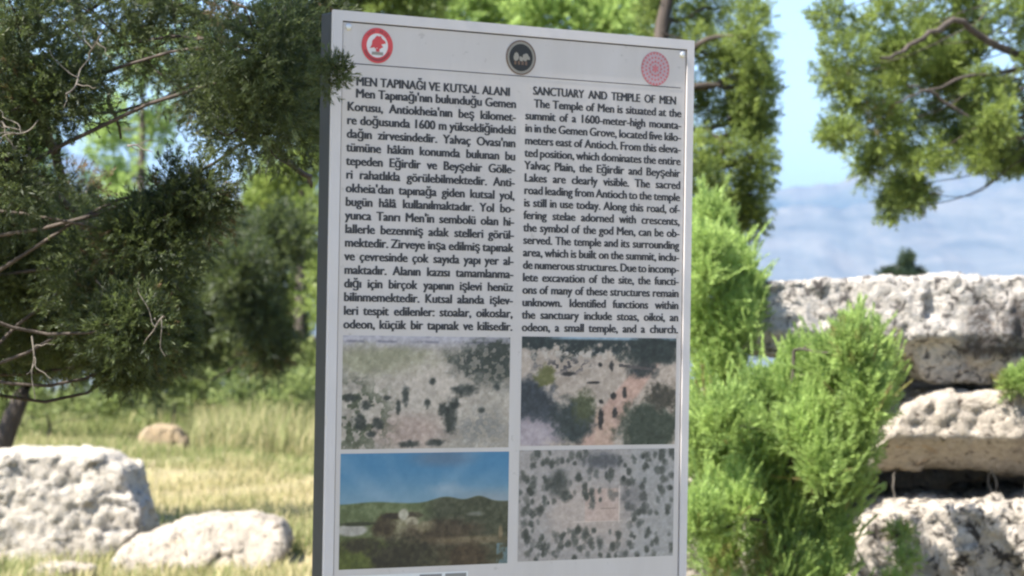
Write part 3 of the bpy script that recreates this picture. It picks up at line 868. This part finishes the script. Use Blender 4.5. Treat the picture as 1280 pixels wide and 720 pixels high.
def plant(name, label, cat, base, clumps, protos, mat, trunk_r, size, sub_n, per, sub_r, up=0.4, tint=(0.5, 0.25), dry=0.02, group=None,
          trunk=None, crown_name="crown", limb_r=0.45, jit=0.6, extra=None, flat=1.0, limb_amp=0.15, wisps=0, above=False):
    base = np.array(base, float)
    t = thing(name, label, cat, base, group)
    if trunk is None:
        top = np.mean([c for c, _ in clumps], axis=0); top[2] = max(c[2] for c, _ in clumps)
        trunk = [base + (0, 0, -0.15), base + (top - base) * 0.35 + RNG.standard_normal(3) * 0.04, base + (top - base) * 0.7, top]
    trunk = np.asarray(trunk, float)
    ti = np.linspace(0, len(trunk) - 1, 14)
    tp = np.stack([np.interp(ti, np.arange(len(trunk)), trunk[:, k]) for k in range(3)], -1)
    tr = trunk_r * (1 - 0.85 * np.linspace(0, 1, 14))
    paths = [(tp, tr)]
    for c, rr in clumps:
        c = np.asarray(c, float)
        d = np.linalg.norm(tp - c, axis=1) + (np.maximum(0, c[2] + 0.25 - tp[:, 2]) * 3 if above else np.maximum(0, tp[:, 2] - c[2]) * 1.5)
        k = int(np.argmin(d)); r0 = max(tr[k] * limb_r, 0.0055)
        paths.append(wiggle(tp[k], c, r0, r0 * 0.35, 8, limb_amp))
        for q in range(3):
            e = c + RNG.standard_normal(3) * np.asarray(rr) * 0.55
            paths.append(wiggle(c, e, r0 * 0.4, r0 * 0.12, 5, 0.2))
    v, f = tubes(paths)
    mesh_np("trunk" if cat == "tree" else "stem", v, f, None, BARK, t, smooth=True)
    sprigs(crown_name, scatter(clumps, sub_n, per, sub_r, size, up, jit, tint, dry, flat), protos, mat, t)
    if wisps:
        d_ = scatter(clumps, wisps, 5, sub_r * 1.7, size * 1.9, up + 0.3, 0.35, (tint[0] + 0.12, 0.2), dry * 2, flat)
        sprigs("new_shoots", d_, PROTO_WISP, mat, t)
    if extra: extra(t)
    return t

def px_clumps(lst, d, dd=0.6, ry=1.0):
    """(px, py, rx px, rz px[, extra depth]) -> world clumps"""
    out = []
    for it in lst:
        e = it[4] if len(it) > 4 else RNG.uniform(-dd, dd)
        k = d + e; s = k / FPX
        out.append((P(it[0], it[1], k), (it[2] * s, (it[2] + it[3]) / 2 * s * ry, it[3] * s)))
    return out
def on_ground(px, d):
    p = P(px, 400, d); p[2] = float(ground_z(p[0], p[1])); return p

# near tree at the left, its crown hanging over the frame and shading the sign
d0 = 6.2
near = [(20, 30, 90, 70), (120, 20, 90, 70), (230, 40, 90, 80), (330, 60, 90, 80), (375, 20, 40, 50, -0.3), (70, 120, 50, 40), (260, 120, 60, 50), (320, 150, 70, 60), (360, 130, 40, 60, -0.3),
        (10, 200, 60, 70), (70, 255, 50, 40), (20, 300, 60, 60), (110, 330, 60, 50), (180, 360, 50, 40), (60, 380, 70, 50), (130, 390, 40, 26), (165, 410, 30, 20), (195, 430, 22, 14), (120, 425, 30, 14), (160, 448, 20, 8), (210, 400, 16, 16), (20, 350, 60, 50), (60, 430, 50, 14), (185, 300, 40, 30),
        (200, 300, 50, 40), (385, 95, 26, 26, -0.2), (-60, 250, 80, 120), (-60, 100, 80, 100), (-60, 420, 70, 80), (240, 250, 36, 30), (10, 440, 40, 20)]
cl = px_clumps(near, d0, 0.7)
for k in range(34):                                   # the part of the crown above the picture
    x, y = RNG.uniform(-3.6, 0.5), RNG.uniform(3.2, 8.2)
    z = RNG.uniform(2.95, 4.7)
    if y < 3.9 and z < 3.2: continue
    cl.append((np.array([x, y, z]), (0.42, 0.42, 0.30)))
for k in range(12):
    cl.append((np.array([RNG.uniform(-3.4, -1.6), RNG.uniform(4.2, 7.5), RNG.uniform(1.6, 3.2)]), (0.4, 0.4, 0.32)))
for t_ in (1.5, 1.9, 2.3, 2.7, 3.1, 3.5, 3.9):           # unseen boughs added along the sun's direction to shade the sign
    for z0 in (1.0, 1.5, 2.0):
        cl.append((np.array([-0.40, 4.95, z0]) + t_ * np.array(SUN_DIR) + RNG.standard_normal(3) * 0.08, (0.34, 0.34, 0.26)))
cl = [(c, q) for c, q in cl if not (abs(c[0]) < 0.2 * c[1] + 0.42 and c[2] > 0.9 and c[2] < 1.6 + 0.125 * c[1] + 0.40 and c[1] < 4.8)]
tb = np.array([-2.35, 6.3, 0.0])
def dead(t):
    for a, c in (((0, 130), (52, 182)), ((12, 168), (48, 150)), ((0, 152), (30, 164)), ((82, 118), (112, 72)), ((96, 44), (122, 66)), ((160, 182), (190, 190)),
                 ((140, 305), (208, 316)), ((95, 275), (150, 320)), ((40, 420), (44, 500)), ((52, 150), (70, 176)), ((112, 72), (126, 40)), ((205, 395), (180, 430)), ((120, 350), (170, 400))):
        dd = 5.6 + RNG.uniform(-0.3, 0.5)
        A_, B_ = P(*a, dd), P(*c, dd + RNG.uniform(-0.15, 0.15))
        tw = []
        tw.append(wiggle(A_, B_, 0.0026, 0.0010, 9, 0.12))
        pts = tw[0][0]
        for q in range(3):
            s_ = pts[2 + 2 * q]
            tw.append(wiggle(s_, s_ + RNG.standard_normal(3) * 0.035, 0.0014, 0.0007, 5, 0.15))
        v, f = tubes(tw, 5)
        mesh_np("dead_twig", v, f, None, TWIG, t, smooth=True)
    sprigs("hanging_sprig", scatter([(P(422, 93, 4.80), (0.012, 0.012, 0.016)), (P(408, 104, 4.80), (0.02, 0.012, 0.02)), (P(412, 76, 4.80), (0.015, 0.01, 0.012))], 5, 16, 0.012, 0.024, 0.0, 0.6, (0.5, 0.2), 0.0), PROTO_NEAR, L_DARK, t)
    lb = []
    for pts, r in (([(-160, 60), (-40, 20), (22, 82), (48, 142), (68, 190), (86, 248), (92, 300)], 0.026), ([(-120, 150), (0, 196), (40, 218), (80, 250), (130, 300)], 0.022),
                   ([(-60, -40), (120, -20), (260, 20), (350, 60), (392, 92)], 0.020), ([(60, -40), (118, 40), (132, 110), (150, 172)], 0.011), ([(300, 160), (340, 185), (385, 222), (392, 228)], 0.013)):
        w = np.array([P(a, c, d0 + 0.15 * k) for k, (a, c) in enumerate(pts)])
        ti = np.linspace(0, len(w) - 1, 22)
        w = np.stack([np.interp(ti, np.arange(len(w)), w[:, k]) for k in range(3)], -1) + RNG.standard_normal((22, 3)) * 0.004
        lb.append((w, r * (1 - 0.7 * np.linspace(0, 1, 22))))
    v, f = tubes(lb, 7)
    mesh_np("limb", v, f, None, BARK, t, smooth=True)
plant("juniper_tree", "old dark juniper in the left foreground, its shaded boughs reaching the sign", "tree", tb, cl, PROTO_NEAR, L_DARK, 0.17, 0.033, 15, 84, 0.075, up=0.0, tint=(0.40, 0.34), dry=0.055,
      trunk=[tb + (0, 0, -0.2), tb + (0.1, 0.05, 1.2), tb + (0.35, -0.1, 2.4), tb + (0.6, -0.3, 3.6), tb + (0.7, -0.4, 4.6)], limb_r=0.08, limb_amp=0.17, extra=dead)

# leaning tree behind the boulder
lt = on_ground(-24, 19.5)
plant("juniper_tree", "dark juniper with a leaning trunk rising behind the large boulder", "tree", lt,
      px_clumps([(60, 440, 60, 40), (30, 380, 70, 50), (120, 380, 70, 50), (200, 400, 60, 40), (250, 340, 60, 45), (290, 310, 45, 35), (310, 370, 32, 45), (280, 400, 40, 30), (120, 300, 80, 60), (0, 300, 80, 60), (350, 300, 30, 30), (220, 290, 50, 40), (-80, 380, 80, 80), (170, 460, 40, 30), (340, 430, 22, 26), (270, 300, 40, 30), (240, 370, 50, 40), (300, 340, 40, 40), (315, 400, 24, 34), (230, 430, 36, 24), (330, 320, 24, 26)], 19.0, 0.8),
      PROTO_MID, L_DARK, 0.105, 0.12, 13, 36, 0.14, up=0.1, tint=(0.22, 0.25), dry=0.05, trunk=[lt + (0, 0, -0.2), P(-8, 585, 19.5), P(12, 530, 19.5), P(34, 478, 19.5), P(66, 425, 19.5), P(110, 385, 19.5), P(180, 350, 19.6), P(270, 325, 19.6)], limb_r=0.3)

L_WEED = leaf_mat("dull_green_weed", (0.075, 0.098, 0.036), (0.25, 0.285, 0.105), trans=0.42)
BG = "junipers on the hilltop behind the sign"
def back_tree(label, base_px, d, lst, mat=L_MID, size=0.16, sub_n=13, per=30, sub_r=0.22, tint=(0.55, 0.22), tr=0.14, group=BG, cat="tree", protos=PROTO_FAR, name="juniper_tree", dry=0.01, up=0.4, dd=0.8, **kw):
    return plant(name, label, cat, on_ground(base_px, d), px_clumps(lst, d, dd), protos, mat, tr, size, sub_n, per, sub_r, up=up, tint=tint, dry=dry, group=group, **kw)

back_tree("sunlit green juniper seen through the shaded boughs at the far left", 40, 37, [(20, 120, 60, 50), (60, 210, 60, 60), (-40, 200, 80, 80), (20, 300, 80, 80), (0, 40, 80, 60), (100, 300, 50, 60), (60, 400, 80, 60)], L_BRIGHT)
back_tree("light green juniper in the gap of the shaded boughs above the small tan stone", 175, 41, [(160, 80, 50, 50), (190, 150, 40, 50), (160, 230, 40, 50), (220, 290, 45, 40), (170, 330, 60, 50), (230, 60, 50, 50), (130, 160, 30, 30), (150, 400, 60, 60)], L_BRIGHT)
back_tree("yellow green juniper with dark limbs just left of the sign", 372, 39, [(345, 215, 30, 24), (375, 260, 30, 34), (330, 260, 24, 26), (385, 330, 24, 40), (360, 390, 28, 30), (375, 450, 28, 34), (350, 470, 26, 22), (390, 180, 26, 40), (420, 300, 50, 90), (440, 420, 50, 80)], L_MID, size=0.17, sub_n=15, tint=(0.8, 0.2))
back_tree("pale green shrub at the end of the grass left of the sign", 270, 38, [(270, 440, 34, 26), (310, 430, 36, 26), (235, 450, 30, 24), (345, 455, 30, 26), (290, 470, 40, 20), (385, 470, 30, 28), (230, 480, 30, 20), (350, 490, 30, 20)], L_WEED, size=0.15, sub_n=12, tint=(0.75, 0.25), tr=0.05, cat="shrub", name="juniper_shrub", group=None)
back_tree("dark juniper behind the top left corner of the sign", 470, 22, [(430, 30, 40, 50), (480, -10, 50, 40), (400, 60, 40, 60), (460, 120, 80, 80), (500, 220, 80, 80), (450, 320, 70, 80), (400, -40, 60, 50)], L_MID, tint=(0.35, 0.2))
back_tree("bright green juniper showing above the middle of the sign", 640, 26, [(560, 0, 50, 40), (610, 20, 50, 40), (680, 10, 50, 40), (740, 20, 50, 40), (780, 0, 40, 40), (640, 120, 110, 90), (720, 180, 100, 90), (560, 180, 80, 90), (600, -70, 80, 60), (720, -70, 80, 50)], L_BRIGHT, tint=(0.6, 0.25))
mid_tree = [(900, 10, 50, 40), (940, 35, 28, 36), (890, 70, 40, 36), (930, 95, 30, 34), (880, 130, 34, 36), (925, 150, 32, 28), (900, 195, 34, 30), (940, 195, 20, 30), (945, 150, 16, 24), (915, 245, 34, 26), (930, 272, 15, 18), (880, 235, 24, 30), (830, 10, 36, 26), (800, 90, 70, 80), (820, 200, 70, 80), (900, -60, 60, 50), (820, -70, 60, 50), (948, 100, 16, 22), (800, 320, 60, 70)]
back_tree("tall shaggy juniper rising beside the right edge of the sign", 830, 14.5, mid_tree, L_MID, size=0.075, sub_n=10, per=36, sub_r=0.075, tint=(0.55, 0.32), tr=0.13, protos=PROTO_MID, dd=0.35, trunk=[on_ground(815, 14.5), P(812, 400, 14.5), P(818, 200, 14.5), P(826, 40, 14.5), P(850, -80, 14.5)])
right_tree = [(1040, 20, 28, 30), (1085, 20, 34, 30), (1060, 70, 34, 20), (1045, 98, 26, 12), (1110, 60, 30, 26), (1150, 15, 34, 22), (1100, 110, 28, 26), (1135, 100, 24, 40), (1070, 130, 26, 24), (1090, 160, 30, 26), (1130, 150, 28, 24), (1050, 168, 20, 12), (1080, 205, 16, 24), (1115, 195, 26, 18), (1150, 200, 34, 16),
              (1175, 150, 30, 22), (1195, 180, 26, 18), (1240, 100, 26, 22), (1265, 120, 24, 26), (1245, 150, 24, 22), (1270, 175, 22, 28), (1220, 195, 30, 12), (1200, -5, 40, 18), (1260, 15, 34, 20), (1290, 60, 30, 30), (1125, 235, 16, 12), (1112, 258, 10, 8), (1150, 245, 14, 8), (1250, 205, 16, 4), (1275, 200, 12, 8), (1170, 70, 16, 10), (1215, 150, 16, 12), (1195, 95, 18, 10),
              (1350, 60, 60, 60), (1350, 150, 50, 50), (1215, 60, 14, 10), (1140, 60, 20, 14), (1160, 45, 20, 12), (1105, 85, 20, 14), (1200, 120, 18, 14), (1230, 170, 20, 14), (1210, 30, 16, 8), (1300, -50, 70, 40), (1180, -55, 70, 40), (1070, -40, 50, 36), (1185, 75, 14, 12), (1170, 100, 16, 10)]
rb = on_ground(1420, 12.6)
def rlimb(t):
    lb = []
    for pts, r in (([(1330, 130), (1280, 72), (1230, 50), (1196, 22), (1165, 40), (1130, 62), (1100, 75)], 0.024), ([(1330, 170), (1290, 85), (1210, 95), (1160, 112), (1120, 130)], 0.013), ([(1330, 180), (1250, 170), (1170, 120), (1130, 105)], 0.014)):
        w = np.array([P(a, c, 12.5 - 0.1 * k) for k, (a, c) in enumerate(pts)])
        ti = np.linspace(0, len(w) - 1, 20)
        w = np.stack([np.interp(ti, np.arange(len(w)), w[:, k]) for k in range(3)], -1) + RNG.standard_normal((20, 3)) * 0.006
        lb.append((w, r * (1 - 0.7 * np.linspace(0, 1, 20))))
    v, f = tubes(lb, 7)
    mesh_np("limb", v, f, None, BARK, t, smooth=True)
plant("juniper_tree", "open green juniper hanging over the stone pile at the upper right", "tree", rb, px_clumps(right_tree, 12.6, 0.35), PROTO_MID, L_MID, 0.16, 0.056, 9, 36, 0.052, up=0.2, tint=(0.62, 0.34), dry=0.02,
      trunk=[rb + (0, 0, -0.2), P(1400, 500, 12.6), P(1360, 250, 12.6), P(1340, 80, 12.6), P(1330, -60, 12.6)], limb_r=0.07, above=True, extra=rlimb)

# light green sapling and bushes beside the sign
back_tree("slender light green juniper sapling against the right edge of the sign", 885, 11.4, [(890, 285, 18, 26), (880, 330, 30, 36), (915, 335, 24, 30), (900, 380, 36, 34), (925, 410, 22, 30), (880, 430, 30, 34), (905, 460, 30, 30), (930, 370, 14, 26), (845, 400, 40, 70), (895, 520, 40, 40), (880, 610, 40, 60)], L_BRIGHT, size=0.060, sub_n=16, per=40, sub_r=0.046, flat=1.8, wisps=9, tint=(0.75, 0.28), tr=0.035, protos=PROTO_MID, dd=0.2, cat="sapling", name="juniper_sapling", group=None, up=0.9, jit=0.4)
bush = [(1066, 440, 8, 18), (1060, 440, 24, 28), (1085, 450, 22, 30), (1040, 460, 24, 24), (1100, 470, 16, 20), (1000, 462, 18, 20), (990, 490, 34, 26), (1040, 500, 40, 30), (1085, 500, 30, 34), (950, 500, 34, 30), (1010, 540, 50, 34), (1060, 560, 40, 36), (940, 560, 46, 36), (890, 570, 34, 40), (990, 600, 50, 36), (1050, 610, 36, 34), (920, 630, 46, 40), (980, 660, 50, 36), (1040, 660, 36, 36), (970, 720, 60, 40), (1040, 715, 44, 40), (1070, 540, 26, 30), (1000, 790, 80, 50), (910, 790, 70, 50)]
bush += [(905, 525, 34, 26), (900, 700, 40, 34), (910, 790, 70, 50), (870, 650, 30, 50), (870, 550, 26, 40), (950, 560, 40, 40), (1010, 510, 30, 26), (1025, 580, 40, 40), (960, 620, 40, 40)]
bush = [(a, c, e * 0.66, g * 0.72) for a, c, e, g in bush]
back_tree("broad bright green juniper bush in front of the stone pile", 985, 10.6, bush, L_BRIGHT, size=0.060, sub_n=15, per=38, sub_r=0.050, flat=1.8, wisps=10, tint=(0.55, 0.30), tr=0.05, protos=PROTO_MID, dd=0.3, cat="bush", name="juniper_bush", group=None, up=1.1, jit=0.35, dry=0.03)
back_tree("little green sprig growing against the bottom block of the stone pile", 1125, 10.7, [(1128, 668, 6, 10), (1132, 700, 9, 10), (1118, 735, 14, 14), (1100, 790, 30, 40)], L_BRIGHT, size=0.045, sub_n=8, per=16, sub_r=0.035, tint=(0.45, 0.2), tr=0.012, protos=PROTO_MID, dd=0.15, cat="bush", name="juniper_bush", group=None, up=0.8)
back_tree("green tuft at the right edge between the top and middle slabs", 1290, 11.3, [(1266, 480, 6, 5), (1284, 474, 9, 6), (1300, 482, 14, 10)], L_BRIGHT, size=0.05, sub_n=10, per=18, sub_r=0.032, tint=(0.5, 0.2), tr=0.012, protos=PROTO_MID, dd=0.1, cat="bush", name="juniper_bush", group=None, up=0.8)
back_tree("small blue green pine peeping over the top slab", 1130, 42, [(1133, 326, 1, 6), (1132, 338, 5, 6), (1128, 347, 18, 2), (1113, 345, 6, 4), (1148, 348, 9, 3), (1130, 375, 30, 20), (1130, 420, 36, 26)], L_PINE, size=0.12, sub_n=9, per=16, sub_r=0.06, tint=(0.4, 0.2), tr=0.07, name="pine_tree", group=None, dd=0.2, up=0.8)
for k, (lbl, bx, d, lst) in enumerate((
        ("low leafy green shrub in shade left of the small tan stone", 60, 33, [(10, 500, 40, 26), (60, 505, 40, 24), (110, 498, 40, 26), (150, 510, 30, 20), (-40, 500, 50, 30)]),
        ("low leafy green shrub directly above the small tan stone", 215, 36, [(190, 490, 30, 24), (225, 480, 34, 28), (255, 492, 26, 20)]),
        ("low yellow green shrub at the left edge of the sign above the straw", 350, 34, [(300, 505, 30, 24), (335, 510, 26, 22), (365, 500, 30, 28), (395, 505, 30, 26)]))):
    back_tree(lbl, bx, d, lst, L_WEED, size=0.14, sub_n=9, per=26, sub_r=0.13, tint=(0.45 + 0.08 * k, 0.25), tr=0.03, cat="shrub", name="leafy_shrub", group=None, dd=0.4, up=0.9)
# more of the grove behind the sign, seen from a step aside
for k, (lbl, px, d, mat) in enumerate((("rounded juniper wholly behind the lower part of the sign", 560, 24, L_MID), ("far juniper low behind the sign's middle", 700, 33, L_MID))):
    back_tree(lbl, px, d, [(px - 40, 430, 50, 50), (px + 30, 420, 50, 50), (px, 360, 50, 50), (px, 480, 70, 40)], mat, sub_n=16)

# ------------------------------------------------------------------ grass
def grass(name, label, n, xr, yr, h, w, straw, seed, dens=None):
    r = np.random.default_rng(seed)
    y = r.uniform(yr[0] ** 0.6, yr[1] ** 0.6, n) ** (1 / 0.6)
    x = r.uniform(xr[0], xr[1], n) * (y if xr[2] else 1)
    # clumping
    cl_ = np.sin(x * 2.1 + np.sin(y * 1.7) * 2) * np.sin(y * 1.3 + np.sin(x * 0.9) * 2)
    keep = r.random(n) < 0.25 + 0.75 * (cl_ > -0.1)
    x, y, cl_ = x[keep], y[keep], cl_[keep]
    z = ground_z(x, y)
    n = len(x)
    hh = h * r.uniform(0.4, 1.3, n) * (1 + 0.5 * np.clip(cl_, 0, 1))
    az = r.uniform(0, 2 * math.pi, n); lean = r.uniform(0.1, 0.8, n)
    b0 = np.stack([x, y, z - 0.02], -1)
    side = np.stack([np.cos(az), np.sin(az), np.zeros(n)], -1) * (w * r.uniform(0.6, 1.3, n))[:, None]
    dirv = np.stack([-np.sin(az) * lean, np.cos(az) * lean, np.ones(n)], -1) * hh[:, None]
    m1 = b0 + dirv * np.array([0.35, 0.35, 0.6])
    tip = b0 + dirv
    v = np.stack([b0 - side, b0 + side, m1 + side * 0.7, m1 - side * 0.7, tip], 1).reshape(-1, 3)
    k = np.arange(n)[:, None] * 5
    q = k + np.array([[0, 1, 2, 3]]); t_ = k + np.array([[3, 2, 4]])
    g = straw(x, y, r)
    attrs = {"tint": ('FACE', 'FLOAT', np.clip(np.concatenate([r.random(n)] * 2) * 0 + np.tile(r.random(n), 2), 0, 1)), "dry": ('FACE', 'FLOAT', np.clip(np.tile(g, 2), 0, 1))}
    return tag(mesh_np(name, v, q, t_, M_GRASS, None, attrs), label, "grass", kind="stuff")
M_GRASS = leaf_mat("meadow_grass", (0.07, 0.10, 0.022), (0.15, 0.19, 0.05), dry=(0.40, 0.33, 0.18), trans=0.30, rough=0.7)
def straw_near(x, y, r):
    base = 0.84 - np.clip((y - 23) / 10, 0, 1) * 0.64
    pat = 0.30 * np.sin(x * 0.9 + 1) * np.sin(y * 0.5 + x * 0.3) - 0.45 * np.clip(np.sin(x * 2.3 + y * 0.6) * np.sin(y * 1.1 - x), 0, 1)
    return base + pat + r.normal(0, 0.28, len(x))
grass("meadow_grass", "dry straw and green grass covering the ground round the boulders", 240000, (-0.46, 0.02, 1), (13.0, 50.0), 0.115, 0.006, straw_near, 5)
grass("scrub_grass", "thin dry grass on the ground behind the sign and under the stone pile", 60000, (0.0, 0.40, 1), (8.0, 50.0), 0.16, 0.007, straw_near, 6)
grass("foreground_grass", "short dry grass on the trodden ground at the foot of the sign", 16000, (-3.5, 3.5, 0), (2.5, 13.0), 0.08, 0.004, straw_near, 7)
grass("tall_grass", "tall pale seeding grass by the left edge of the sign", 9000, (-0.125, -0.068, 1), (29.0, 38.0), 0.40, 0.008, lambda x, y, r: r.normal(0.55, 0.25, len(x)), 9)
grass("tall_grass", "tall yellow green grass in front of the shrubs left of the sign", 16000, (-0.20, -0.06, 1), (33.0, 47.0), 0.26, 0.009, lambda x, y, r: r.normal(0.25, 0.25, len(x)), 8)

# dry straws hanging in the hollow of the stone pile
for px, y0, y1 in ((1118, 590, 622), (1236, 583, 622), (1244, 583, 624)):
    d = 11.5
    v, f = tubes([wiggle(P(px, y1, d), P(px + RNG.uniform(-4, 4), y0, d), 0.004, 0.002, 7, 0.2)], 5)
    base = P(px, y1, d)
    o = mesh_np("dry_stalk", v - base, f, None, TWIG)
    o.location = Vector(base)
    tag(o, {1118: "thin pale stalk at the left end of the dark hollow in the stone pile"}.get(px, "one of two pale stalks standing in the dark hollow of the stone pile"), "stalk", "dry stalks in the stone pile")
